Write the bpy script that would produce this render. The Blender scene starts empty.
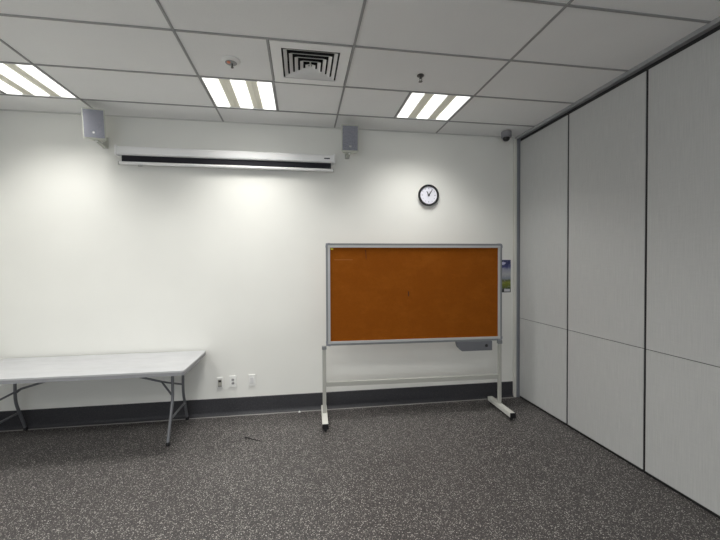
import bpy, bmesh, math, random
from mathutils import Vector, Matrix

scene = bpy.context.scene
COL = scene.collection
random.seed(4)

# ------------------------------------------------------------------ camera, world, exposure
D = 4.175          # distance of the back wall
H = 3.191          # ceiling height
XR = 2.63          # face of the folding partition
XL = -3.08         # left wall
YB = -3.6          # wall behind the camera
CAM_Z = 1.65

cd = bpy.data.cameras.new('camera')
cd.sensor_width = 36.0
cd.lens = 36.0 * 366.43 / 720.0
cd.clip_start = 0.05
cam = bpy.data.objects.new('camera', cd)
COL.objects.link(cam)
fw = Vector((0.15673646, 0.98750142, -0.01657212))
rt = Vector((0.98761723, -0.15682579, -0.00422754))
up = Vector((0.00677364, 0.01570431, 0.99985374))
cam.matrix_world = Matrix(((rt.x, up.x, -fw.x, 0), (rt.y, up.y, -fw.y, 0), (rt.z, up.z, -fw.z, CAM_Z), (0, 0, 0, 1)))
scene.camera = cam

world = bpy.data.worlds.new('world')
scene.world = world
world.use_nodes = True
wbg = world.node_tree.nodes['Background']
wbg.inputs[0].default_value = (0.75, 0.85, 1.0, 1)
wbg.inputs[1].default_value = 1.0

scene.view_settings.view_transform = 'Standard'
scene.view_settings.look = 'None'
scene.view_settings.gamma = 1.0
scene.view_settings.use_curve_mapping = False
scene.view_settings.exposure = 0.0

LAMP_W = 5.6        # watts of each fluorescent strip (front row of fittings)
LAMP_W_ADDED = 7.0  # unseen fittings added to fill the room
LAMP_SPREAD = math.radians(116)
ADDED_SPREAD = math.radians(150)
LAMP_COL = (1.0, 0.985, 0.94)
FILL_W = 55.0  # power of the fill lamp added behind the camera


def area_light(name, loc, rot, sx, sy, power, color=(1, 1, 1), spread=math.pi, parent=None):
    l = bpy.data.lights.new(name, 'AREA')
    l.shape = 'RECTANGLE'
    l.size, l.size_y = sx, sy
    l.energy = power
    l.color = color
    l.spread = spread
    o = bpy.data.objects.new(name, l)
    COL.objects.link(o)
    if parent:
        o.parent = parent
    o.location = loc
    o.rotation_euler = rot
    return o


# fill lamp added behind the camera, just outside the invented opening
area_light('added_fill', (-1.3, YB - 0.12, 1.75), (math.radians(90), 0, 0), 2.8, 1.6, FILL_W, (0.92, 0.96, 1.0))

# ------------------------------------------------------------------ materials


def mat(name, color, rough=0.6, metal=0.0, spec=0.5, emit=None, estr=0.0):
    m = bpy.data.materials.new(name)
    m.use_nodes = True
    b = m.node_tree.nodes['Principled BSDF']
    b.inputs['Base Color'].default_value = (*color, 1)
    b.inputs['Roughness'].default_value = rough
    b.inputs['Metallic'].default_value = metal
    b.inputs['Specular IOR Level'].default_value = spec
    if emit:
        b.inputs['Emission Color'].default_value = (*emit, 1)
        b.inputs['Emission Strength'].default_value = estr
    return m


def nd(m, t, **kw):
    n = m.node_tree.nodes.new(t)
    for k, v in kw.items():
        setattr(n, k, v)
    return n


def lk(m, a, b):
    m.node_tree.links.new(a, b)


def coords(m, scale=(1, 1, 1)):
    tc = nd(m, 'ShaderNodeTexCoord')
    mp = nd(m, 'ShaderNodeMapping')
    mp.inputs['Scale'].default_value = scale
    lk(m, tc.outputs['Object'], mp.inputs['Vector'])
    return mp.outputs['Vector']


def noise(m, vec, scale, detail=3.0, rough=0.55):
    n = nd(m, 'ShaderNodeTexNoise')
    n.inputs['Scale'].default_value = scale
    n.inputs['Detail'].default_value = detail
    n.inputs['Roughness'].default_value = rough
    lk(m, vec, n.inputs['Vector'])
    return n.outputs['Fac']


def ramp(m, fac, stops, interp='LINEAR'):
    r = nd(m, 'ShaderNodeValToRGB')
    r.color_ramp.interpolation = interp
    els = r.color_ramp.elements
    while len(els) < len(stops):
        els.new(0.5)
    for e, (p, c) in zip(els, stops):
        e.position = p
        e.color = (*c, 1)
    lk(m, fac, r.inputs['Fac'])
    return r.outputs['Color']


def mixc(m, fac, a, b, blend='MIX'):
    n = nd(m, 'ShaderNodeMix', data_type='RGBA', blend_type=blend)
    for sock, v in ((n.inputs['Factor'], fac), (n.inputs[6], a), (n.inputs[7], b)):
        if isinstance(v, (int, float)):
            sock.default_value = v
        elif isinstance(v, tuple):
            sock.default_value = (*v, 1)
        else:
            lk(m, v, sock)
    return n.outputs[2]


def base(m, sock):
    lk(m, sock, m.node_tree.nodes['Principled BSDF'].inputs['Base Color'])


def bump(m, h, strength, dist=0.002):
    n = nd(m, 'ShaderNodeBump')
    n.inputs['Strength'].default_value = strength
    n.inputs['Distance'].default_value = dist
    lk(m, h, n.inputs['Height'])
    lk(m, n.outputs['Normal'], m.node_tree.nodes['Principled BSDF'].inputs['Normal'])


def wall_paint(name, c):
    m = mat(name, c, 0.62, spec=0.3)
    v = coords(m)
    f = noise(m, v, 1.7, 2)
    base(m, ramp(m, f, [(0.3, tuple(x * 0.98 for x in c)), (0.7, tuple(min(1, x * 1.015) for x in c))]))
    bump(m, noise(m, v, 260, 2), 0.08, 0.001)
    return m


M_WALL = wall_paint('wall_paint', (0.80, 0.80, 0.765))


def make_ceiling_mat():
    m = mat('mineral_tile', (0.7, 0.7, 0.7), 0.9, spec=0.1)
    v = coords(m)
    a = ramp(m, noise(m, v, 300, 3, 0.7), [(0.3, (0.78, 0.78, 0.78)), (0.6, (0.86, 0.86, 0.855))])
    b = ramp(m, noise(m, v, 2.0, 3), [(0.3, (0.97, 0.97, 0.97)), (0.7, (1, 1, 1))])
    base(m, mixc(m, 1.0, a, b, 'MULTIPLY'))
    return m


M_TILE = make_ceiling_mat()
M_TEE = mat('tee_shadow_grey', (0.30, 0.30, 0.30), 0.5)  # white tees coloured grey to stand for their shadow lines


def make_floor_mat(name, base_c, lo, hi, rough):
    m = mat(name, base_c, rough, spec=0.28)
    v = coords(m)
    big = ramp(m, noise(m, v, 1.3, 3), [(0.3, tuple(x * 0.9 for x in base_c)), (0.7, tuple(x * 1.1 for x in base_c))])
    out = big
    for sc, thr, c1, c2 in ((125, lo, (0.28, 0.26, 0.24), (0.60, 0.58, 0.55)), (210, hi, (0.12, 0.11, 0.105), (0.30, 0.28, 0.265))):
        vo = nd(m, 'ShaderNodeTexVoronoi')
        vo.inputs['Scale'].default_value = sc
        lk(m, v, vo.inputs['Vector'])
        sp = nd(m, 'ShaderNodeSeparateColor')
        lk(m, vo.outputs['Color'], sp.inputs[0])
        pick = nd(m, 'ShaderNodeMath', operation='GREATER_THAN')
        pick.inputs[1].default_value = thr
        lk(m, sp.outputs[0], pick.inputs[0])
        near = nd(m, 'ShaderNodeMath', operation='LESS_THAN')
        near.inputs[1].default_value = 0.42
        lk(m, vo.outputs['Distance'], near.inputs[0])
        mu = nd(m, 'ShaderNodeMath', operation='MULTIPLY')
        lk(m, pick.outputs[0], mu.inputs[0])
        lk(m, near.outputs[0], mu.inputs[1])
        out = mixc(m, mu.outputs[0], out, mixc(m, sp.outputs[1], c1, c2))
    base(m, out)
    bump(m, noise(m, v, 120, 2), 0.1, 0.001)
    return m


M_FLOOR = make_floor_mat('speckled_vinyl', (0.048, 0.044, 0.044), 0.70, 0.58, 0.45)
M_SKIRT = mat('dark_vinyl_upstand', (0.04, 0.04, 0.045), 0.5, spec=0.35)
_v = coords(M_SKIRT)
base(M_SKIRT, ramp(M_SKIRT, noise(M_SKIRT, _v, 130, 3, 0.75), [(0.35, (0.030, 0.030, 0.035)), (0.62, (0.048, 0.048, 0.054)), (0.74, (0.12, 0.115, 0.115))]))
M_BEAD = mat('weld_bead', (0.30, 0.29, 0.28), 0.5)


def make_fabric():
    m = mat('partition_fabric', (0.4, 0.4, 0.4), 0.85, spec=0.15)
    v = coords(m, (1, 60, 1.2))
    s = ramp(m, noise(m, v, 4, 4, 0.65), [(0.3, (0.47, 0.48, 0.48)), (0.7, (0.56, 0.565, 0.56))])
    v2 = coords(m, (1, 4, 260))
    t = ramp(m, noise(m, v2, 2, 2), [(0.3, (0.93, 0.93, 0.93)), (0.7, (1, 1, 1))])
    base(m, mixc(m, 1.0, s, t, 'MULTIPLY'))
    return m


M_FABRIC = make_fabric()
M_SEAL = mat('black_rubber_seal', (0.012, 0.012, 0.014), 0.6)
M_TRACK = mat('grey_anodised', (0.36, 0.365, 0.38), 0.45, 0.2)
M_JAMB_L = mat('jamb_cream', (0.62, 0.62, 0.58), 0.5)
M_JAMB_D = mat('jamb_grey', (0.24, 0.25, 0.28), 0.5, 0.2)
M_WHITE = mat('white_plastic', (0.82, 0.82, 0.80), 0.4)
M_CASE = mat('white_enamel', (0.90, 0.90, 0.90), 0.3)
M_BLACK = mat('black_plastic', (0.01, 0.01, 0.012), 0.35)
M_LEADER = mat('black_leader', (0.008, 0.008, 0.014), 0.8)
M_BAFFLE = mat('reflector_cream', (0.86, 0.84, 0.72), 0.4)
M_STRIP = mat('lit_strip', (1, 1, 1), 0.5, emit=(1.0, 0.99, 0.96), estr=1.5)
M_TRAY = mat('fitting_white', (0.75, 0.75, 0.74), 0.5)
M_DARK = mat('duct_dark', (0.015, 0.015, 0.017), 0.9)
M_VENT = mat('vent_white', (0.86, 0.86, 0.85), 0.45)
M_ALU = mat('frame_aluminium', (0.47, 0.47, 0.465), 0.45, 0.1)
M_POST = mat('post_grey_cream', (0.40, 0.40, 0.37), 0.45)
M_ALU_D = mat('frame_grey_edge', (0.20, 0.21, 0.22), 0.45, 0.1)
M_CREAM = mat('cream_enamel', (0.60, 0.60, 0.56), 0.4)
M_STEEL = mat('grey_powder_coat', (0.17, 0.175, 0.19), 0.4, 0.3)
M_CHROME = mat('chrome', (0.6, 0.6, 0.6), 0.25, 1.0)
M_DKMETAL = mat('tarnished_metal', (0.12, 0.115, 0.11), 0.4, 0.7)


def make_plastic_top():
    m = mat('grey_table_plastic', (0.6, 0.6, 0.62), 0.38)
    v = coords(m, (1, 2.5, 1))
    base(m, ramp(m, noise(m, v, 5, 5, 0.6), [(0.3, (0.42, 0.425, 0.44)), (0.7, (0.49, 0.495, 0.51))]))
    bump(m, noise(m, coords(m), 240, 2), 0.12, 0.001)
    return m


M_TOP = make_plastic_top()
M_TOPEDGE = mat('grey_table_edge', (0.27, 0.275, 0.29), 0.5)


def make_cork():
    m = mat('orange_pinboard_cloth', (0.25, 0.07, 0.01), 0.9, spec=0.1)
    v = coords(m)
    a = ramp(m, noise(m, v, 150, 3, 0.7), [(0.32, (0.20, 0.052, 0.003)), (0.68, (0.28, 0.078, 0.006))])
    # rubbed, paler patches
    b = ramp(m, noise(m, coords(m, (1, 1, 1.6)), 3.2, 6, 0.7), [(0.48, (0.0, 0.0, 0.0)), (0.75, (0.5, 0.5, 0.5))])
    base(m, mixc(m, b, a, (0.34, 0.11, 0.012)))
    return m


M_CORK = make_cork()
M_SCUFF = mat('ochre_scuff', (0.30, 0.10, 0.012), 0.9)
M_STAIN = mat('brown_scratch', (0.07, 0.02, 0.008), 0.9)
M_YELLOW = mat('yellow_sticker', (0.75, 0.62, 0.03), 0.6)
M_GRILLE = None


def make_grille():
    m = mat('speaker_mesh', (0.3, 0.3, 0.36), 0.5, 0.2)
    vo = nd(m, 'ShaderNodeTexVoronoi')
    vo.inputs['Scale'].default_value = 220
    lk(m, coords(m), vo.inputs['Vector'])
    base(m, ramp(m, vo.outputs['Distance'], [(0.25, (0.10, 0.105, 0.125)), (0.5, (0.28, 0.285, 0.33))]))
    return m


M_GRILLE = make_grille()
M_SPK = mat('speaker_shell', (0.52, 0.53, 0.47), 0.5)
M_PLATE_BEIGE = mat('aged_socket', (0.42, 0.41, 0.36), 0.5)
M_SLOT = mat('socket_slot', (0.03, 0.03, 0.03), 0.6)
M_SOCK = mat('socket_grey', (0.22, 0.22, 0.22), 0.6)
M_FACE = mat('clock_face', (0.78, 0.78, 0.86), 0.5)
M_TICK = mat('clock_tick', (0.25, 0.25, 0.32), 0.6)
M_ORANGE = mat('orange_red_bulb', (0.75, 0.22, 0.10), 0.3)
M_BOX = mat('grey_tray', (0.13, 0.135, 0.15), 0.5)

# ------------------------------------------------------------------ mesh helpers


class MB:
    def __init__(self):
        self.bm = bmesh.new()
        self.mi = 0

    def _tag(self, faces):
        for f in faces:
            f.material_index = self.mi

    def box(self, x0, x1, y0, y1, z0, z1, bevel=0.0, seg=2):
        r = bmesh.ops.create_cube(self.bm, size=1.0)
        vs = r['verts']
        for v in vs:
            v.co = Vector(((x0 + x1) / 2 + v.co.x * (x1 - x0), (y0 + y1) / 2 + v.co.y * (y1 - y0), (z0 + z1) / 2 + v.co.z * (z1 - z0)))
        fs = list({f for v in vs for f in v.link_faces})
        self._tag(fs)
        if bevel > 0:
            es = list({e for v in vs for e in v.link_edges})
            rb = bmesh.ops.bevel(self.bm, geom=es, offset=bevel, segments=seg, affect='EDGES', profile=0.5)
            self._tag(rb['faces'])
        return self

    def quad(self, *pts):
        f = self.bm.faces.new([self.bm.verts.new(p) for p in pts])
        f.material_index = self.mi
        return self

    def tube(self, pts, r, n=12, cap=True):
        pts = [Vector(p) for p in pts]
        rad = r if isinstance(r, (list, tuple)) else [r] * len(pts)
        rings = []
        t0 = (pts[1] - pts[0]).normalized()
        ref = Vector((0, 0, 1)) if abs(t0.z) < 0.9 else Vector((1, 0, 0))
        nrm = t0.cross(ref).normalized()
        for i, p in enumerate(pts):
            if i == 0:
                t = t0
            elif i == len(pts) - 1:
                t = (pts[i] - pts[i - 1]).normalized()
            else:
                t = ((pts[i] - pts[i - 1]).normalized() + (pts[i + 1] - pts[i]).normalized()).normalized()
            nrm = (nrm - t * nrm.dot(t)).normalized()
            bn = t.cross(nrm)
            rings.append([self.bm.verts.new(p + (nrm * math.cos(2 * math.pi * k / n) + bn * math.sin(2 * math.pi * k / n)) * rad[i]) for k in range(n)])
        for a, b in zip(rings, rings[1:]):
            for k in range(n):
                f = self.bm.faces.new((a[k], a[(k + 1) % n], b[(k + 1) % n], b[k]))
                f.material_index = self.mi
                f.smooth = True
        if cap:
            for rg in (rings[0], rings[-1]):
                f = self.bm.faces.new(rg)
                f.material_index = self.mi
        return self

    def lathe(self, prof, origin=(0, 0, 0), axis='Z', n=40):
        """prof: list of (radius, height) along the axis"""
        o = Vector(origin)

        def pt(r, h, a):
            c, s = math.cos(a) * r, math.sin(a) * r
            if axis == 'Z':
                return o + Vector((c, s, h))
            if axis == 'Y':
                return o + Vector((c, h, s))
            return o + Vector((h, c, s))
        rings = []
        for r, h in prof:
            if r < 1e-6:
                rings.append([self.bm.verts.new(pt(0, h, 0))])
            else:
                rings.append([self.bm.verts.new(pt(r, h, 2 * math.pi * k / n)) for k in range(n)])
        for a, b in zip(rings, rings[1:]):
            for k in range(n):
                va = [a[k % len(a)], a[(k + 1) % len(a)]]
                vb = [b[(k + 1) % len(b)], b[k % len(b)]]
                vs = []
                for v in va + vb:
                    if v not in vs:
                        vs.append(v)
                if len(vs) >= 3:
                    f = self.bm.faces.new(vs)
                    f.material_index = self.mi
                    f.smooth = True
        return self

    def prism(self, poly, a0, a1, axis='X', bevel=0.0):
        """poly of 2-D points extruded along axis. X: (y,z)  Y: (x,z)  Z: (x,y)"""
        def P(p, a):
            return {'X': (a, p[0], p[1]), 'Y': (p[0], a, p[1]), 'Z': (p[0], p[1], a)}[axis]
        A = [self.bm.verts.new(P(p, a0)) for p in poly]
        B = [self.bm.verts.new(P(p, a1)) for p in poly]
        n = len(poly)
        fs = [self.bm.faces.new(A), self.bm.faces.new(B)]
        for k in range(n):
            fs.append(self.bm.faces.new((A[k], A[(k + 1) % n], B[(k + 1) % n], B[k])))
        self._tag(fs)
        if bevel:
            es = list({e for f in fs for e in f.edges})
            rb = bmesh.ops.bevel(self.bm, geom=es, offset=bevel, segments=2, affect='EDGES', profile=0.5)
            self._tag(rb['faces'])
        return self

    def build(self, name, mats, parent=None, loc=None):
        bmesh.ops.recalc_face_normals(self.bm, faces=self.bm.faces[:])
        me = bpy.data.meshes.new(name)
        self.bm.to_mesh(me)
        self.bm.free()
        if any(p.use_smooth for p in me.polygons):
            me.set_sharp_from_angle(angle=math.radians(40))
        for m in (mats if isinstance(mats, (list, tuple)) else [mats]):
            me.materials.append(m)
        o = bpy.data.objects.new(name, me)
        COL.objects.link(o)
        if parent is not None:
            o.parent = parent
        if loc is not None:
            o.location = loc
        return o


def tag(o, label, cat, group=None):
    o['label'] = label
    o['category'] = cat
    if group:
        o['group'] = group
    return o


def thing(name, label, cat, loc, rz=0.0, group=None):
    o = bpy.data.objects.new(name, None)
    o.empty_display_size = 0.1
    COL.objects.link(o)
    o.location = loc
    o.rotation_euler = (0, 0, rz)
    return tag(o, label, cat, group)


def struct(o):
    o['kind'] = 'structure'
    return o


def copy_tree(o, parent=None):
    c = o.copy()
    COL.objects.link(c)
    if parent is not None:
        c.parent = parent
    for ch in list(o.children):
        copy_tree(ch, c)
    return c


# ------------------------------------------------------------------ room shell
XFAR = XR + 0.16
b = MB(); b.box(XL - 0.1, XFAR + 0.1, YB - 0.1, D + 0.1, -0.1, 0.0)
struct(b.build('floor', M_FLOOR))
b = MB(); b.box(XL - 0.1, XFAR + 0.1, D, D + 0.1, 0.0, H + 0.35)
struct(b.build('wall_back', M_WALL))
b = MB(); b.box(XL - 0.1, XL, YB - 0.1, D, 0.0, H + 0.35)
struct(b.build('wall_left', M_WALL))
b = MB(); b.box(XFAR, XFAR + 0.1, YB - 0.1, D, 0.0, H + 0.35)
# plain wall continuing where the folding partition has stacked away
b.box(XR + 0.03, XFAR, YB, -0.10, 0.0, H + 0.35)
struct(b.build('wall_right', M_WALL))

# wall behind the camera, with an invented window opening for fill light
WX0, WX1, WZ0, WZ1 = -2.75, 0.15, 0.9, 2.6
b = MB()
b.box(XL, WX0, YB - 0.1, YB, 0.0, H + 0.35)
b.box(WX1, XFAR, YB - 0.1, YB, 0.0, H + 0.35)
b.box(WX0, WX1, YB - 0.1, YB, 0.0, WZ0)
b.box(WX0, WX1, YB - 0.1, YB, WZ1, H + 0.35)
struct(b.build('wall_rear', M_WALL))
b = MB()
for xx in (WX0, -1.33, WX1 - 0.06):
    b.box(xx, xx + 0.06, YB - 0.07, YB + 0.01, WZ0, WZ1)
b.box(WX0 + 0.06, WX1 - 0.06, YB - 0.07, YB + 0.01, WZ0, WZ0 + 0.06)
b.box(WX0 + 0.06, WX1 - 0.06, YB - 0.07, YB + 0.01, WZ1 - 0.06, WZ1)
struct(b.build('added_window_1', M_WHITE))  # frame of the invented window

# --- suspended ceiling: tiles on a 1.2 x 0.6 grid
XA = -0.8244
ROW0 = D - 0.3803
TEE = 0.016
cols = [XA + 1.2 * k for k in range(-1, 3)]
xs_edges = [XL] + cols + [XR - 0.03]
ys_edges = [D] + [ROW0 - 0.6 * m for m in range(0, 13) if ROW0 - 0.6 * m > YB + 0.05] + [YB]
# fixtures sit in half cells: (x0, x1, row index)   row r spans ys_edges[r+1] .. ys_edges[r]
HALF = {}
LIGHT_ROWS = (1, 5, 9)  # only the first row is in view; the others are added for light
for r in LIGHT_ROWS:
    HALF[(r, 0)] = (cols[0] - 0.6, cols[0])
    HALF[(r, 2)] = (cols[1], cols[1] + 0.6)
    HALF[(r, 3)] = (cols[3] - 0.6, cols[3])
HALF[(2, 2)] = (cols[1] + 0.6, cols[2])          # air diffuser
tiles = MB()
tees = MB()
ZT = H + 0.003
fix = []
for r in range(len(ys_edges) - 1):
    y1, y0 = ys_edges[r], ys_edges[r + 1]
    for c in range(len(xs_edges) - 1):
        x0, x1 = xs_edges[c], xs_edges[c + 1]
        hole = HALF.get((r, c))
        if hole:
            fix.append((r, c, hole[0], hole[1], y0, y1))
            if hole[0] - x0 > 0.05:
                tiles.box(x0, hole[0], y0, y1, ZT, ZT + 0.015)
                tees.box(hole[0] - TEE / 2, hole[0] + TEE / 2, y0 + TEE / 2, y1 - TEE / 2, H - 0.003, ZT)
            if x1 - hole[1] > 0.05:
                tiles.box(hole[1], x1, y0, y1, ZT, ZT + 0.015)
                tees.box(hole[1] - TEE / 2, hole[1] + TEE / 2, y0 + TEE / 2, y1 - TEE / 2, H - 0.003, ZT)
        else:
            tiles.box(x0, x1, y0, y1, ZT, ZT + 0.015)
struct(tiles.build('ceiling', M_TILE))
for x in cols:
    tees.box(x - TEE / 2, x + TEE / 2, YB, D, H - 0.003, ZT)
for y in ys_edges[1:-1]:
    lo = XL
    for x in cols + [None]:
        hi = (x - TEE / 2) if x is not None else XR - 0.032
        tees.box(lo, hi, y - TEE / 2, y + TEE / 2, H - 0.003, ZT)
        if x is not None:
            lo = x + TEE / 2
struct(tees.build('trim_1', M_TEE))
b = MB()
b.box(XL, XR - 0.06, D - 0.022, D, H - 0.004, ZT)
b.box(XL, XL + 0.022, YB, D - 0.022, H - 0.004, ZT)
struct(b.build('trim_2', mat('edge_angle_white', (0.62, 0.62, 0.6), 0.5)))
b = MB(); b.box(XL - 0.1, XFAR + 0.1, YB - 0.1, D + 0.1, H + 0.35, H + 0.45)
struct(b.build('trim_3', M_DARK))

# --- vinyl upstand and its weld line
SK = 0.186
b = MB(); b.prism([(D, 0.0), (D, SK), (D - 0.008, SK - 0.004), (D - 0.008, 0.035), (D - 0.012, 0.018), (D - 0.022, 0.006), (D - 0.035, 0.0)], XL, 2.573, 'X')
struct(b.build('baseboard_back', M_SKIRT))
b = MB(); b.prism([(D - 0.036, 0.0), (D - 0.038, 0.0035), (D - 0.050, 0.0035), (D - 0.052, 0.0)], XL, 2.573, 'X')
struct(b.build('trim_4', M_BEAD))
b = MB(); b.box(XL, XL + 0.01, YB, D - 0.06, 0.0, SK)
struct(b.build('baseboard_left', M_SKIRT))

# ------------------------------------------------------------------ folding partition on the right
b = MB(); b.box(XR - 0.032, XR + 0.12, -0.1, D, H - 0.028, H + 0.02)
b.box(XR - 0.032, XR + 0.12, YB, -0.1, H - 0.028, H + 0.02)
struct(b.build('trim_5', M_TRACK))
b = MB()
b.box(XR + 0.012, XR + 0.09, -0.08, D - 0.055, H - 0.064, H - 0.028)
struct(b.build('trim_6', M_SEAL))

# jamb post between back wall and partition
jamb = thing('jamb_post', 'full-height cream and grey post in the corner between the back wall and partition', 'post', (2.60, D, 0))
b = MB(); b.box(-0.027, -0.004, -0.05, -0.0005, 0.001, H - 0.03, 0.002)
b.build('cream_strip', M_JAMB_L, jamb)['label'] = 'cream strip'
b = MB(); b.box(-0.003, 0.12, -0.05, -0.0005, 0.001, H - 0.03, 0.002)
b.build('grey_channel', M_JAMB_D, jamb)['label'] = 'grey channel'

PEDGE = [D - 0.052, 3.2991, 2.457, 1.614, 0.771, -0.072]
PLAB = ['grey fabric partition panel nearest the back wall, beside the corner post',
        'second grey fabric partition panel from the corner post, between two black joints',
        'third grey fabric partition panel from the corner post, cut by the right edge of the picture',
        'fourth grey fabric partition panel from the corner post',
        'fifth grey fabric partition panel from the corner post']
SEAM = 0.98
for i in range(5):
    y1, y0 = PEDGE[i], PEDGE[i + 1]
    w = y1 - y0
    t = thing('partition_panel', PLAB[i], 'partition panel', (XR, (y0 + y1) / 2, 0), 0, 'partition panels')
    h = w / 2 - 0.011
    b = MB(); b.box(0.0, 0.007, -h, h, 0.028, SEAM - 0.0025, 0.001)
    b.build('lower_facing', M_FABRIC, t)
    b = MB(); b.box(0.0, 0.007, -h, h, SEAM + 0.0025, H - 0.064, 0.001)
    b.build('upper_facing', M_FABRIC, t)
    b = MB(); b.box(0.0072, 0.10, -w / 2 + 0.0005, w / 2 - 0.0005, 0.03, H - 0.065)
    b.build('core_frame', M_SEAL, t)['label'] = 'black edge frame showing in the joints'
    b = MB(); b.box(0.012, 0.09, -w / 2 + 0.001, w / 2 - 0.001, 0.001, 0.0275)
    b.build('floor_seal', M_SEAL, t)['label'] = 'black seal at the floor'

# ------------------------------------------------------------------ ceiling fittings


def light_fitting(x0, x1, y0, y1, power, label, frontrow):
    cx, cy = (x0 + x1) / 2, (y0 + y1) / 2
    t = thing('ceiling_light', label, 'ceiling light', (cx, cy, H), 0, 'square three-strip ceiling lights' if frontrow else 'added ceiling lights behind the viewer')
    s = 0.2875
    b = MB()
    fwid = 0.008
    zb = 0.0005
    b.box(-s, s, -s, -s + fwid, zb, 0.06)
    b.box(-s, s, s - fwid, s, zb, 0.06)
    b.box(-s, -s + fwid, -s + fwid, s - fwid, zb, 0.06)
    b.box(s - fwid, s, -s + fwid, s - fwid, zb, 0.06)
    b.box(-s, s, -s, s, 0.0605, 0.09)
    b.build('housing', M_TRAY, t)
    inner = s - fwid - 0.001
    wtot = 2 * inner
    ws = wtot * 0.212
    wg = (wtot - 3 * ws) / 2
    x = -inner
    for k in range(3):
        b = MB(); b.box(x, x + ws - 0.001, -inner, inner, 0.002, 0.018, 0.0015)
        b.build('diffuser', M_STRIP, t)['label'] = 'glowing white strip'
        area_light('lamp', (x + ws / 2, 0, -0.002), (0, 0, 0), ws * 0.9, inner * 1.94, power, LAMP_COL, LAMP_SPREAD if frontrow else ADDED_SPREAD, t)
        x += ws
        if k < 2:
            b = MB()
            b.prism([(x + 0.002, 0.012), (x + wg * 0.5, 0.004), (x + wg - 0.003, 0.012), (x + wg - 0.003, 0.020), (x + 0.002, 0.020)], -inner, inner, 'Y')
            b.build('reflector', M_BAFFLE, t)['label'] = 'cream reflector between the strips'
            x += wg
    return t


LNAMES = {0: 'square lit ceiling light nearest the left wall, near the white wall speaker',
          2: 'square lit ceiling light between the white ceiling disc and the screen casing',
          3: 'square lit ceiling light nearest the partition, near the small dark sprinkler'}
RNAMES = {0: 'left', 2: 'middle', 3: 'right'}
for (r, c, x0, x1, y0, y1) in fix:
    if r == 2:
        continue
    if r == 1:
        light_fitting(x0, x1, y0, y1, LAMP_W * (0.78, 0, 1.0, 0.80)[c], LNAMES[c], True)
    else:
        lab = '%s added unseen square ceiling light %s' % (RNAMES[c], 'right above the viewer' if r == 5 else 'near the added rear window')
        light_fitting(x0, x1, y0, y1, LAMP_W_ADDED * (0.1 if c == 3 else 1.2), lab, False)  # unseen fittings, added and weighted by column to brighten the room

# air diffuser
vx0, vx1 = HALF[(2, 2)]
vy1, vy0 = ys_edges[2], ys_edges[3]
vent = thing('air_vent', 'square white ceiling air vent with nested louvres', 'vent', ((vx0 + vx1) / 2, (vy0 + vy1) / 2, H))
s, g = 0.2875, 0.212
b = MB()
for sx0, sx1, sy0, sy1 in ((-s, s, -s, -g), (-s, s, g, s), (-s, -g, -g, g), (g, s, -g, g)):
    b.box(sx0, sx1, sy0, sy1, -0.004, 0.004)
b.build('frame_plate', M_VENT, vent)
b = MB()
for sx0, sx1, sy0, sy1 in ((-g - 0.01, g + 0.01, -g - 0.01, -g), (-g - 0.01, g + 0.01, g, g + 0.01), (-g - 0.01, -g, -g, g), (g, g + 0.01, -g, g)):
    b.box(sx0, sx1, sy0, sy1, 0.0045, 0.14)
b.box(-g - 0.01, g + 0.01, -g - 0.01, g + 0.01, 0.1405, 0.15)
b.build('duct_box', M_DARK, vent)['label'] = 'dark duct behind the louvres'
for k in range(5):
    so = 0.198 - 0.040 * k
    si = so - 0.023
    zo, zi = -0.004 - 0.003 * k, 0.014 - 0.003 * k
    b = MB()
    th = 0.0015
    ring = []
    for (q, z) in ((so, zo), (si, zi), (si - th, zi), (so - th * 1.5, zo)):
        ring.append([b.bm.verts.new((a * q, c_ * q, z)) for a, c_ in ((-1, -1), (1, -1), (1, 1), (-1, 1))])
    for i in range(4):
        A, B = ring[i], ring[(i + 1) % 4]
        for j in range(4):
            b.bm.faces.new((A[j], A[(j + 1) % 4], B[(j + 1) % 4], B[j]))
    b.build('louvre', M_VENT, vent)
b = MB(); b.box(-0.006, 0.006, -0.006, 0.006, -0.014, 0.03)
b.box(-0.009, 0.009, -0.009, 0.009, -0.019, -0.0145)
b.build('centre_boss', M_VENT, vent)

# white ceiling disc with an orange-red centre
sd = thing('ceiling_sprinkler', 'round white ceiling disc with orange-red centre and dark stub', 'sprinkler', (-0.518, 2.915, H))
b = MB(); b.lathe([(0.0, 0.0025), (0.066, 0.0025), (0.068, -0.003), (0.062, -0.010), (0.040, -0.016), (0.030, -0.010), (0.0, -0.010)])
b.build('cover_plate', M_WHITE, sd)
b = MB(); b.lathe([(0.0, -0.0102), (0.041, -0.0165), (0.043, -0.0172), (0.036, -0.0185), (0.0, -0.0135)])
b.build('inner_ring', mat('ring_grey', (0.30, 0.30, 0.30), 0.5), sd)['label'] = 'grey inner ring'
b = MB()
b.lathe([(0, -0.026), (0.011, -0.025), (0.014, -0.021), (0.012, -0.0165), (0, -0.0165)], (-0.016, -0.014, 0), 'Z', 16)
b.build('coloured_bulb', M_ORANGE, sd)['label'] = 'orange-red bulb'
b = MB(); b.lathe([(0, -0.048), (0.010, -0.047), (0.010, -0.040), (0.005, -0.038), (0.006, -0.0165), (0, -0.0165)], (0.006, 0.012, 0), 'Z', 14)
b.build('stub', M_DKMETAL, sd)['label'] = 'dark metal stub'

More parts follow.
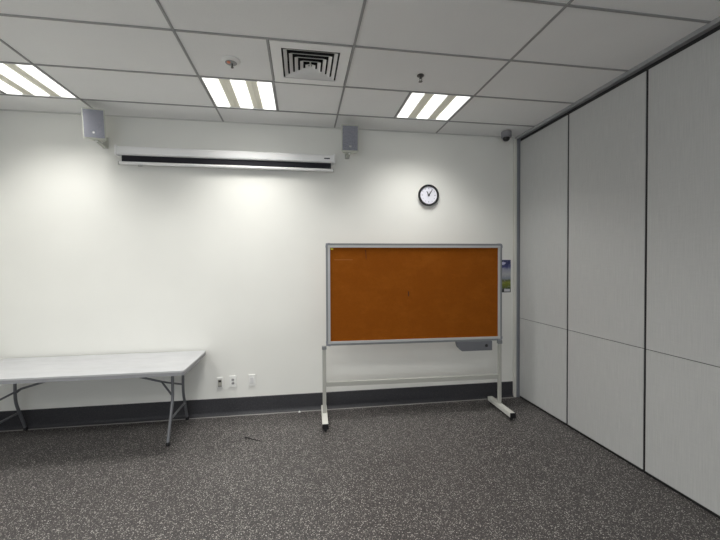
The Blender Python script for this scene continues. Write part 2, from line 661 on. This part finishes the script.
# small dark pendent sprinkler
sp = thing('pendent_sprinkler', 'small dark metal sprinkler head hanging near the right ceiling light', 'sprinkler', (0.971, 2.912, H))
b = MB(); b.lathe([(0, 0.0025), (0.028, 0.0025), (0.030, -0.002), (0.024, -0.008), (0.013, -0.010), (0, -0.010)], n=28)
b.build('escutcheon', M_DKMETAL, sp)
b = MB(); b.lathe([(0, -0.0105), (0.010, -0.0105), (0.010, -0.024), (0.006, -0.026), (0, -0.026)], n=18)
for sx in (-1, 1):
    b.tube([(0.008 * sx, 0, -0.024), (0.011 * sx, 0, -0.032), (0.008 * sx, 0, -0.041), (0.002 * sx, 0, -0.046)], 0.0025, 8)
b.build('body_frame', M_DKMETAL, sp)
b = MB(); b.lathe([(0, -0.0465), (0.004, -0.0465), (0.016, -0.049), (0.016, -0.051), (0, -0.052)], n=24)
b.build('deflector', M_DKMETAL, sp)

# dome camera in the corner
dc = thing('dome_camera', 'small grey dome camera on the ceiling at the far right corner', 'camera', (2.37, 3.985, H))
b = MB(); b.lathe([(0, -0.004), (0.056, -0.004), (0.058, -0.012), (0.058, -0.068), (0.050, -0.074), (0, -0.074)], n=36)
b.build('housing', mat('camera_grey', (0.25, 0.25, 0.27), 0.5), dc)
b = MB(); b.lathe([(0.040, -0.0745), (0.040, -0.084), (0.034, -0.100), (0.020, -0.112), (0, -0.116)], n=30)
b.build('dome', M_BLACK, dc)['label'] = 'black dome'

# ------------------------------------------------------------------ wall speakers


def speaker(x, yf, ztop, w, h, depth, rz, label, badge, tilt):
    t = thing('wall_speaker', label, 'speaker', (x, yf + depth / 2, ztop - h), rz, 'speakers on the back wall')
    hw = w / 2
    d2 = depth / 2
    bk = d2 - 0.005
    b = MB()
    b.prism([(-hw, -d2), (hw, -d2), (hw - 0.028, 0.0), (hw - 0.065, bk), (-hw + 0.065, bk), (-hw + 0.028, 0.0)], 0.0, h, 'Z', 0.006)
    cab = b.build('cabinet', M_SPK, t)
    cab.rotation_euler = (tilt, 0, 0)
    b = MB(); b.box(-hw + 0.012, hw - 0.012, -d2 - 0.004, -d2 - 0.0003, 0.014, h - 0.012, 0.0015)
    b.build('grille', M_GRILLE, cab)['label'] = 'blue-grey mesh grille'
    if badge:
        b = MB(); b.lathe([(0, -0.003), (0.010, -0.003), (0.010, 0), (0, 0)], (-0.005, -d2 - 0.0043, 0.060), 'Y', 20)
        b.build('badge', M_WHITE, cab)['label'] = 'small round white badge'
    else:
        b = MB(); b.box(-0.010, 0.014, -d2 - 0.0058, -d2 - 0.0043, 0.045, 0.062)
        b.build('badge', M_ALU, cab)['label'] = 'faint grey badge'
    # bracket: tab under the cabinet, arm back to a small wall plate
    b = MB()
    gap = D - (yf + depth)
    yw = (d2 + gap - 0.001) / math.cos(rz) - 0.006 * (rz != 0)
    b.box(-0.018, 0.018, -0.045, yw - 0.010, -0.012, -0.006)
    b.box(-0.025, 0.025, yw - 0.0095, yw, -0.012, 0.10)
    b.build('bracket', mat('bracket_grey', (0.40, 0.41, 0.37), 0.5), t)
    b = MB(); b.lathe([(0, -0.022), (0.010, -0.021), (0.012, -0.0125), (0, -0.0125)], (0, -0.030, 0), 'Z', 18)
    b.build('knob', M_WHITE, t)['label'] = 'pale bracket knob'
    return t


speaker(-1.957, 3.875, 3.145, 0.192, 0.280, 0.150, math.radians(9), 'pale wall speaker left of the projection screen, with white badge', True, math.radians(9))
speaker(0.518, 3.91, 3.138, 0.188, 0.278, 0.155, 0.0, 'pale wall speaker above the right end of the projection screen', False, math.radians(6))

# ------------------------------------------------------------------ roll-up projection screen
SX0, SX1 = -1.872, 0.374
scr = thing('projection_screen', 'long white roll-up projection screen casing mounted high on the back wall', 'projection screen', ((SX0 + SX1) / 2, D, 2.70))
hw = (SX1 - SX0) / 2
b = MB()
b.prism([(-0.001, 0.165), (-0.001, 0.075), (-0.025, 0.075), (-0.025, 0.086), (-0.066, 0.086), (-0.066, 0.075), (-0.088, 0.083), (-0.092, 0.10), (-0.092, 0.148), (-0.080, 0.163), (-0.070, 0.165)], -hw + 0.020, hw - 0.020, 'X')
b.build('casing', M_CASE, scr)
for sx in (-1, 1):
    b = MB()
    z0 = 0.070 if sx < 0 else 0.0
    x0, x1 = sorted((sx * (hw - 0.0195), sx * hw))
    b.box(x0, x1, -0.096, -0.001, 0.070, 0.170, 0.004)
    b.build('end_cap', M_CASE, scr)
b = MB(); b.box(-hw + 0.055, hw - 0.045, -0.064, -0.060, 0.014, 0.10)
b.build('leader_fabric', M_LEADER, scr)['label'] = 'black fabric strip below the casing'
b = MB(); b.tube([(-hw + 0.035, -0.062, -0.003), (hw - 0.022, -0.062, -0.003)], 0.0165, 16)
bar = b.build('weight_bar', M_CASE, scr)
for sx in (-1, 1):
    b = MB(); xa = -hw + 0.030 if sx < 0 else hw - 0.0175
    b.tube([(xa - 0.004, -0.062, -0.003), (xa + 0.004, -0.062, -0.003)], 0.0185, 16)
    b.build('bar_cap', M_ALU, bar)
b = MB(); R_ = 0.022
b.tube([(0.058 + 0.749 + R_ * math.sin(a), -0.062, -0.036 - R_ * 0.8 * math.cos(a)) for a in [math.radians(-160 + 320 * k / 18) for k in range(19)]], 0.0028, 8)
b.build('pull_loop', M_WHITE, scr)
b = MB(); b.box(-hw + 0.21, -hw + 0.25, -0.068, -0.052, -0.034, -0.0205, 0.002)
b.build('pull_tab', M_ALU, scr)['label'] = 'small grey tab under the bar'
b = MB()
# small dark maker's badge: a rounded dash
pts = []
for k in range(24):
    a = 2 * math.pi * k / 24
    pts.append((hw - 0.09 + (0.026 if math.cos(a) > 0 else -0.026) + 0.007 * math.cos(a), 0.119 + 0.007 * math.sin(a)))
b.prism(pts, -0.0935, -0.0922, 'Y')
b.build('maker_badge', mat('badge_dark', (0.05, 0.05, 0.06), 0.5), scr)['label'] = 'small dark badge'

# ------------------------------------------------------------------ clock
ck = thing('wall_clock', 'round black-rimmed wall clock with white face above the pinboard', 'clock', (1.483, D, 2.457))
b = MB(); b.lathe([(0.0, -0.001), (0.118, -0.001), (0.126, -0.010), (0.126, -0.030), (0.120, -0.040), (0.110, -0.040), (0.103, -0.030), (0.102, -0.020), (0.0, -0.020)], (0, 0, 0), 'Y', 56)
b.build('rim', M_BLACK, ck)
b = MB(); b.lathe([(0, -0.0225), (0.1018, -0.0225), (0.1018, -0.0203), (0, -0.0203)], (0, 0, 0), 'Y', 56)
face = b.build('dial', M_FACE, ck)
for k in range(12):
    b = MB()
    a = math.radians(30 * k)
    dx, dz = math.sin(a), math.cos(a)
    L = 0.016 if k % 3 == 0 else 0.012
    wv = 0.0035 if k % 3 == 0 else 0.0025
    r0, r1 = 0.086 - L, 0.086
    nx, nz = dz * wv, -dx * wv
    b.quad((dx * r0 + nx, -0.0232, dz * r0 + nz), (dx * r1 + nx, -0.0232, dz * r1 + nz), (dx * r1 - nx, -0.0232, dz * r1 - nz), (dx * r0 - nx, -0.0232, dz * r0 - nz))
    b.build('hour_mark', M_TICK, face)


def hand(name, deg, length, w, y):
    a = math.radians(deg)
    d = Vector((math.sin(a), 0, math.cos(a)))
    n = Vector((d.z, 0, -d.x))
    p = [n * w - d * 0.015, n * w * 0.6 + d * length, -n * w * 0.6 + d * length, -n * w - d * 0.015]
    bb = MB(); bb.prism([(q.x, q.z) for q in p], y, y - 0.001, 'Y')
    return bb.build(name, M_BLACK, ck)


hand('hour_hand', 332, 0.052, 0.006, -0.0245)
hand('minute_hand', 34, 0.078, 0.0045, -0.0265)
b = MB(); b.lathe([(0, -0.030), (0.011, -0.030), (0.011, -0.0235), (0, -0.0235)], (0, 0, 0), 'Y', 20)
b.build('hub', M_BLACK, ck)

# ------------------------------------------------------------------ sockets on the wall


def plate(x, z, w, h, label, kind):
    t = thing('wall_socket', label, 'socket', (x, D, z), 0, 'wall plates')
    b = MB(); b.box(-w / 2, w / 2, -0.011, -0.0005, -h / 2, h / 2, 0.003)
    b.build('cover_plate', M_WHITE, t)
    if kind == 'jack':
        b = MB(); b.box(-0.021, 0.021, -0.0135, -0.0112, -0.046, 0.036)
        b.build('insert', M_PLATE_BEIGE, t)['label'] = 'grey-beige insert'
        b = MB(); b.box(-0.014, 0.014, -0.0155, -0.0137, 0.008, 0.028)
        b.build('jack', M_SLOT, t)['label'] = 'black jack opening'
        b = MB(); b.box(-0.018, 0.018, -0.0155, -0.0137, -0.042, -0.030)
        b.build('slot', M_SOCK, t)['label'] = 'dark lower slot'
    elif kind == 'duplex':
        for zc in (0.019, -0.019):
            b = MB(); b.lathe([(0, -0.0035), (0.0145, -0.0035), (0.016, 0.0), (0, 0.0)], (0.001, -0.0113, zc), 'Y', 24)
            f = b.build('outlet', mat('outlet_grey', (0.45, 0.45, 0.45), 0.5), t)
            b = MB()
            for sx in (-0.006, 0.006):
                b.box(0.001 + sx - 0.0022, 0.001 + sx + 0.0022, -0.0156, -0.015, zc - 0.005, zc + 0.007)
            b.build('pin_slots', M_SLOT, f)
    else:
        b = MB(); b.box(-0.017, 0.017, -0.0145, -0.0112, -0.033, 0.033, 0.002)
        b.build('rocker', mat('rocker_white', (0.70, 0.70, 0.70), 0.4), t)
    return t


plate(-0.891, 0.361, 0.066, 0.118, 'wall plate with black jack opening, nearest the folding table', 'jack')
plate(-0.755, 0.368, 0.074, 0.122, 'middle white wall plate with two grey outlets one above the other', 'duplex')
plate(-0.552, 0.370, 0.074, 0.124, 'plain white wall plate, the one of the three nearest the pinboard', 'blank')

# ------------------------------------------------------------------ poster behind the board


def make_poster_mat():
    m = mat('poster_print', (0.5, 0.5, 0.5), 0.5)
    tc = nd(m, 'ShaderNodeTexCoord')
    sp_ = nd(m, 'ShaderNodeSeparateXYZ')
    lk(m, tc.outputs['Object'], sp_.inputs[0])
    nz = noise(m, tc.outputs['Object'], 14, 4)
    a1 = nd(m, 'ShaderNodeMath', operation='MULTIPLY_ADD')
    a1.inputs[1].default_value = 0.10
    lk(m, nz, a1.inputs[0])
    dv = nd(m, 'ShaderNodeMath', operation='MULTIPLY')
    dv.inputs[1].default_value = 1 / 0.40
    lk(m, sp_.outputs['Z'], dv.inputs[0])
    lk(m, dv.outputs[0], a1.inputs[2])
    c = ramp(m, a1.outputs[0], [(0.0, (0.012, 0.014, 0.016)), (0.20, (0.02, 0.025, 0.03)), (0.25, (0.08, 0.11, 0.015)), (0.40, (0.20, 0.22, 0.02)),
                                (0.48, (0.10, 0.12, 0.05)), (0.54, (0.24, 0.27, 0.32)), (0.66, (0.42, 0.43, 0.45)), (0.80, (0.30, 0.32, 0.40)),
                                (0.88, (0.05, 0.06, 0.20)), (1.0, (0.03, 0.035, 0.12))])
    n2 = noise(m, tc.outputs['Object'], 40, 3)
    base(m, mixc(m, ramp(m, n2, [(0.55, (0, 0, 0)), (0.72, (0.35, 0.35, 0.35))]), c, (0.6, 0.6, 0.65)))
    return m


po = thing('poster', 'small landscape poster on the wall half hidden by the pinboard', 'poster', (2.407, D, 1.272))
b = MB(); b.box(-0.15, 0.15, -0.0025, -0.0005, 0.0, 0.425)
b.build('paper', M_WHITE, po)
b = MB(); b.box(-0.142, 0.138, -0.0035, -0.0026, 0.020, 0.42)
b.build('picture', make_poster_mat(), po)['label'] = 'blue, grey and green picture'
b = MB(); b.box(0.05, 0.128, -0.0043, -0.0036, 0.030, 0.062)
b.build('caption_patch', mat('pale_patch', (0.55, 0.56, 0.58), 0.5), po)['label'] = 'pale patch at the foot'
b = MB()
b.prism([(0.02 + 0.05 * math.cos(a), 0.375 + 0.018 * math.sin(a) + 0.12 * 0.05 * math.cos(a)) for a in [2 * math.pi * k / 20 for k in range(20)]], -0.0043, -0.0036, 'Y')
b.build('pale_mark', mat('pale_violet', (0.55, 0.55, 0.75), 0.5), po)['label'] = 'pale violet mark at the top'

# ------------------------------------------------------------------ mobile pinboard
P0 = Vector((0.226, 3.845, 0))
P1 = Vector((2.176, 3.785, 0))
BW = (P1 - P0).length
brz = math.atan2(P1.y - P0.y, P1.x - P0.x)
pb = thing('mobile_pinboard', 'wheeled pinboard stand with orange-brown cloth in a grey metal frame', 'pinboard', (P0 + P1) / 2, brz)
hb = BW / 2
ZB, ZTOP = 0.794, 1.866
FO = 0.973               # outer half width of the frame
FX = 0.020               # the frame sits a touch to the right of the posts' middle
for sx in (-1, 1):
    b = MB(); b.box(sx * hb - 0.019, sx * hb + 0.019, -0.013, 0.013, 0.0845, ZB - 0.001, 0.004)
    po_ = b.build('post', M_POST, pb)
    b = MB(); b.box(sx * hb - 0.024, sx * hb + 0.024, -0.020, 0.020, ZB - 0.040, ZB - 0.002, 0.005)
    b.build('clamp', M_ALU_D, po_)['label'] = 'grey clamp at the frame corner'
    # foot: straight tube running front to back, with rubber ends
    y0, y1 = (-0.275, 0.225)
    b = MB(); b.box(sx * hb - 0.030, sx * hb + 0.030, y0, y1, 0.036, 0.084, 0.006)
    ft = b.build('foot', M_CREAM, pb)
    b = MB(); b.box(sx * hb - 0.031, sx * hb + 0.031, y0 - 0.010, y0 - 0.0005, 0.034, 0.086, 0.004)
    b.build('end_cap', M_BLACK, ft)['label'] = 'black front end cap'
    b = MB(); b.box(sx * hb - 0.031, sx * hb + 0.031, y1 + 0.0005, y1 + 0.010, 0.034, 0.086, 0.004)
    b.build('end_cap', M_BLACK, ft)['label'] = 'black rear end cap'
    for yy in (y0 + 0.022, y1 - 0.028):
        b = MB(); b.lathe([(0, -0.012), (0.013, -0.012), (0.0175, -0.007), (0.0175, 0.007), (0.013, 0.012), (0, 0.012)], (sx * hb, yy, 0.0178), 'X', 20)
        b.box(sx * hb - 0.010, sx * hb + 0.010, yy - 0.006, yy + 0.006, 0.028, 0.0358)
        b.build('caster', M_BLACK, ft)
b = MB(); b.box(-hb + 0.0195, hb - 0.0195, -0.012, 0.012, 0.362, 0.410, 0.004)
b.build('crossbar', M_POST, pb)

# frame rails: pale inner lip, darker outer edge
def rails(bb, o, i, y0, y1, zo0, zo1, t):
    """rectangular ring: outer half width o, bottom zo0, top zo1, thickness t"""
    bb.box(-o, o, y0, y1, zo0, zo0 + t)
    bb.box(-o, o, y0, y1, zo1 - t, zo1)
    bb.box(-o, -o + t, y0, y1, zo0 + t, zo1 - t)
    bb.box(o - t, o, y0, y1, zo0 + t, zo1 - t)


b = MB(); rails(b, FO, 0, -0.018, 0.018, ZB, ZTOP, 0.020)
b.bm.faces.ensure_lookup_table()
fr = b.build('frame', M_ALU_D, pb, (FX, 0, 0))
b = MB(); rails(b, FO - 0.0205, 0, -0.021, 0.016, ZB + 0.0205, ZTOP - 0.0205, 0.023)
b.build('inner_lip', M_ALU, fr)['label'] = 'paler inner lip of the frame'
for sx in (-1, 1):
    for zz, sz in ((ZB, -1), (ZTOP, 1)):
        cxn, czn = sx * (FO + 0.003), zz + sz * 0.003
        r = 0.030
        q = 0.048
        pts = []
        ccx, ccz = cxn - sx * r, czn - sz * r
        for k in range(9):
            a = math.radians(90 * k / 8)
            pts.append((ccx + sx * r * math.sin(a), ccz + sz * r * math.cos(a)))
        pts += [(cxn, czn - sz * q), (cxn - sx * 0.022, czn - sz * q), (cxn - sx * 0.022, czn - sz * 0.022), (cxn - sx * q, czn - sz * 0.022), (cxn - sx * q, czn)]
        b = MB(); b.prism(pts, -0.023, 0.020, 'Y')
        b.build('corner_cap', mat('corner_grey', (0.22, 0.23, 0.26), 0.5), fr)
b = MB(); b.box(-FO + 0.0438, FO - 0.0438, -0.008, 0.008, ZB + 0.0438, ZTOP - 0.0438)
ck_ = b.build('pin_surface', M_CORK, pb, (FX, 0, 0))
ck_['label'] = 'orange-brown cloth'
lx = lambda X: X - (P0.x + P1.x) / 2 - FX
b = MB(); b.box(-FO + 0.050, -FO + 0.078, -0.0090, -0.0083, ZTOP - 0.066, ZTOP - 0.052)
b.build('yellow_sticker', M_YELLOW, ck_)['label'] = 'small yellow sticker'
b = MB(); b.box(lx(1.127), lx(1.139), -0.0088, -0.0083, 1.300, 1.352)
b.build('dark_scratch', M_STAIN, ck_)['label'] = 'short dark mark in the middle'
b = MB()
b.prism([(lx(0.664), 1.80), (lx(0.672), 1.80), (lx(0.676), 1.70), (lx(0.671), 1.70)], -0.0088, -0.0083, 'Y')
b.build('dark_scratch', M_STAIN, ck_)['label'] = 'long dark scratch near the top'
b = MB(); b.box(lx(0.335), lx(0.53), -0.0087, -0.0083, 1.690, 1.700)
b.build('scuff', M_SCUFF, ck_)['label'] = 'pale horizontal scuff'
# grey tray box hanging under the right of the frame
b = MB()
X0, X1 = lx(1.668), lx(2.075)
b.prism([(X0, ZB - 0.002), (X1, ZB - 0.002), (X1, ZB - 0.105), (X0 + 0.06, ZB - 0.105), (X0 + 0.012, ZB - 0.060), (X0, ZB - 0.020)], -0.030, 0.020, 'Y', 0.003)
tr = b.build('tray_box', M_BOX, pb, (FX, 0, 0))
tr['label'] = 'grey box under the frame'
b = MB(); b.lathe([(0, -0.004), (0.016, -0.004), (0.018, 0), (0, 0)], (lx(2.008), -0.0305, ZB - 0.050), 'Y', 24)
b.build('black_button', M_BLACK, tr)

# ------------------------------------------------------------------ folding table
TX0, TX1, TY0, TY1, TH = -2.935, -1.022, 3.385, 4.145, 0.725
tcx, tcy = (TX0 + TX1) / 2, (TY0 + TY1) / 2
tb = thing('folding_table', 'long grey plastic folding table against the back wall', 'table', (tcx, tcy, 0))
hx, hy = (TX1 - TX0) / 2, (TY1 - TY0) / 2


def rrect(ax, ay, r, n=6):
    pts = []
    for (sx, sy, a0) in ((1, 1, 0), (-1, 1, 90), (-1, -1, 180), (1, -1, 270)):
        for k in range(n + 1):
            a = math.radians(a0 + 90 * k / n)
            pts.append((sx * (ax - r) + r * math.cos(a), sy * (ay - r) + r * math.sin(a)))
    return pts


b = MB(); b.prism(rrect(hx, hy, 0.03), TH - 0.014, TH, 'Z')
bmesh.ops.bevel(b.bm, geom=[e for e in b.bm.edges if all(abs(v.co.z - TH) < 1e-5 for v in e.verts)], offset=0.004, segments=2, affect='EDGES')
top = b.build('tabletop', M_TOP, tb)
b = MB()
o_, i_ = rrect(hx - 0.001, hy - 0.001, 0.03), rrect(hx - 0.012, hy - 0.012, 0.022)
n_ = len(o_)
rg = [[b.bm.verts.new((p[0], p[1], z)) for p in poly] for poly, z in ((o_, TH - 0.0145), (o_, TH - 0.043), (i_, TH - 0.043), (i_, TH - 0.0145))]
for A, B in ((0, 1), (1, 2), (2, 3), (3, 0)):
    for k in range(n_):
        b.bm.faces.new((rg[A][k], rg[A][(k + 1) % n_], rg[B][(k + 1) % n_], rg[B][k]))
b.build('skirt', M_TOPEDGE, top)['label'] = 'darker grey rim below the top'
LXS = 0.762   # leg sets from the centre
Lr = 0.0135
zc_top = TH - 0.016


def bend(pts, n=5, r=0.05):
    """round the inner corners of a polyline"""
    P = [Vector(p) for p in pts]
    out = [P[0]]
    for a, c, d in zip(P, P[1:], P[2:]):
        u, v = (a - c).normalized(), (d - c).normalized()
        rr = min(r, (a - c).length * .45, (d - c).length * .45)
        s0, s1 = c + u * rr, c + v * rr
        for k in range(n + 1):
            t = k / n
            out.append(s0 * (1 - t) ** 2 + c * 2 * t * (1 - t) + s1 * t * t)
    out.append(P[-1])
    return out


ly = lambda y: y - tcy
for sx in (1, -1):
    X = sx * LXS
    for (yt, yb, zb_) in ((3.690, 3.545, 0.385), (3.995, 4.120, 0.330)):
        b = MB(); b.tube(bend([(X, ly(yt), zc_top), (X, ly(yt), zb_), (X, ly(yb), 0.024)], 6, 0.07), Lr, 14)
        lg = b.build('leg', M_STEEL, tb)
        b = MB(); b.lathe([(0, 0.0005), (0.017, 0.0005), (0.0185, 0.006), (0.0165, 0.030), (0.0142, 0.036), (0.0142, 0.0245), (0, 0.0235)], (X, ly(yb), 0), 'Z', 20)
        b.build('foot_cap', M_BLACK, lg)['label'] = 'black foot cap'
    fy0 = 3.690 + (3.555 - 3.690) * (0.385 - 0.21) / 0.36
    fy1 = 3.995 + (4.120 - 3.995) * (0.330 - 0.21) / 0.306
    b = MB(); b.tube([(X, ly(fy0) + Lr, 0.21), (X, ly(fy1) - Lr, 0.21)], 0.010, 12)
    b.build('lower_crossbar', M_STEEL, tb)
    b = MB(); b.tube([(X, ly(3.690) - Lr * 2, zc_top - 0.010), (X, ly(3.995) + Lr * 2, zc_top - 0.010)], 0.008, 12)
    b.build('pivot_bar', M_STEEL, tb)
    b = MB()
    fx = sx * (LXS - 0.15)
    b.tube([(sx * 0.05, ly(3.845), 0.655), (sx * 0.09, ly(3.845), 0.650), (fx, ly(3.845), 0.500)], 0.010, 12)
    b.tube(bend([(fx, ly(3.845), 0.500), (fx + sx * 0.04, ly(3.80), 0.475), (X - sx * 0.012, ly(3.692), 0.42)], 4, 0.03), 0.009, 12)
    b.tube(bend([(fx, ly(3.845), 0.500), (fx + sx * 0.04, ly(3.89), 0.475), (X - sx * 0.012, ly(3.993), 0.42)], 4, 0.03), 0.009, 12)
    b.box(min(sx * 0.03, sx * 0.07), max(sx * 0.03, sx * 0.07), ly(3.845) - 0.02, ly(3.845) + 0.02, 0.640, zc_top)
    b.build('folding_brace', M_STEEL, tb)

# ------------------------------------------------------------------ litter on the floor
b = MB(); b.lathe([(0, 0.0), (0.010, 0.0), (0.013, 0.006), (0.010, 0.014), (0.003, 0.018), (0, 0.018)], (0, 0, 0), 'Z', 9)
o = b.build('paper_scrap', M_WHITE, None, (-0.037, 4.105, 0.0005))
tag(o, 'tiny white scrap on the floor near the skirting, left of the pinboard foot', 'scrap')
b = MB(); b.tube([(0, 0, 0.004), (0.03, -0.012, 0.006), (0.07, -0.045, 0.005), (0.11, -0.065, 0.004), (0.175, -0.10, 0.004)], [0.008, 0.007, 0.0045, 0.0045, 0.002], 8)
o = b.build('cord_scrap', mat('dark_cord', (0.03, 0.028, 0.028), 0.7), None, (-0.545, 3.585, 0.0))
tag(o, 'short dark piece of cord lying on the speckled floor', 'cord')
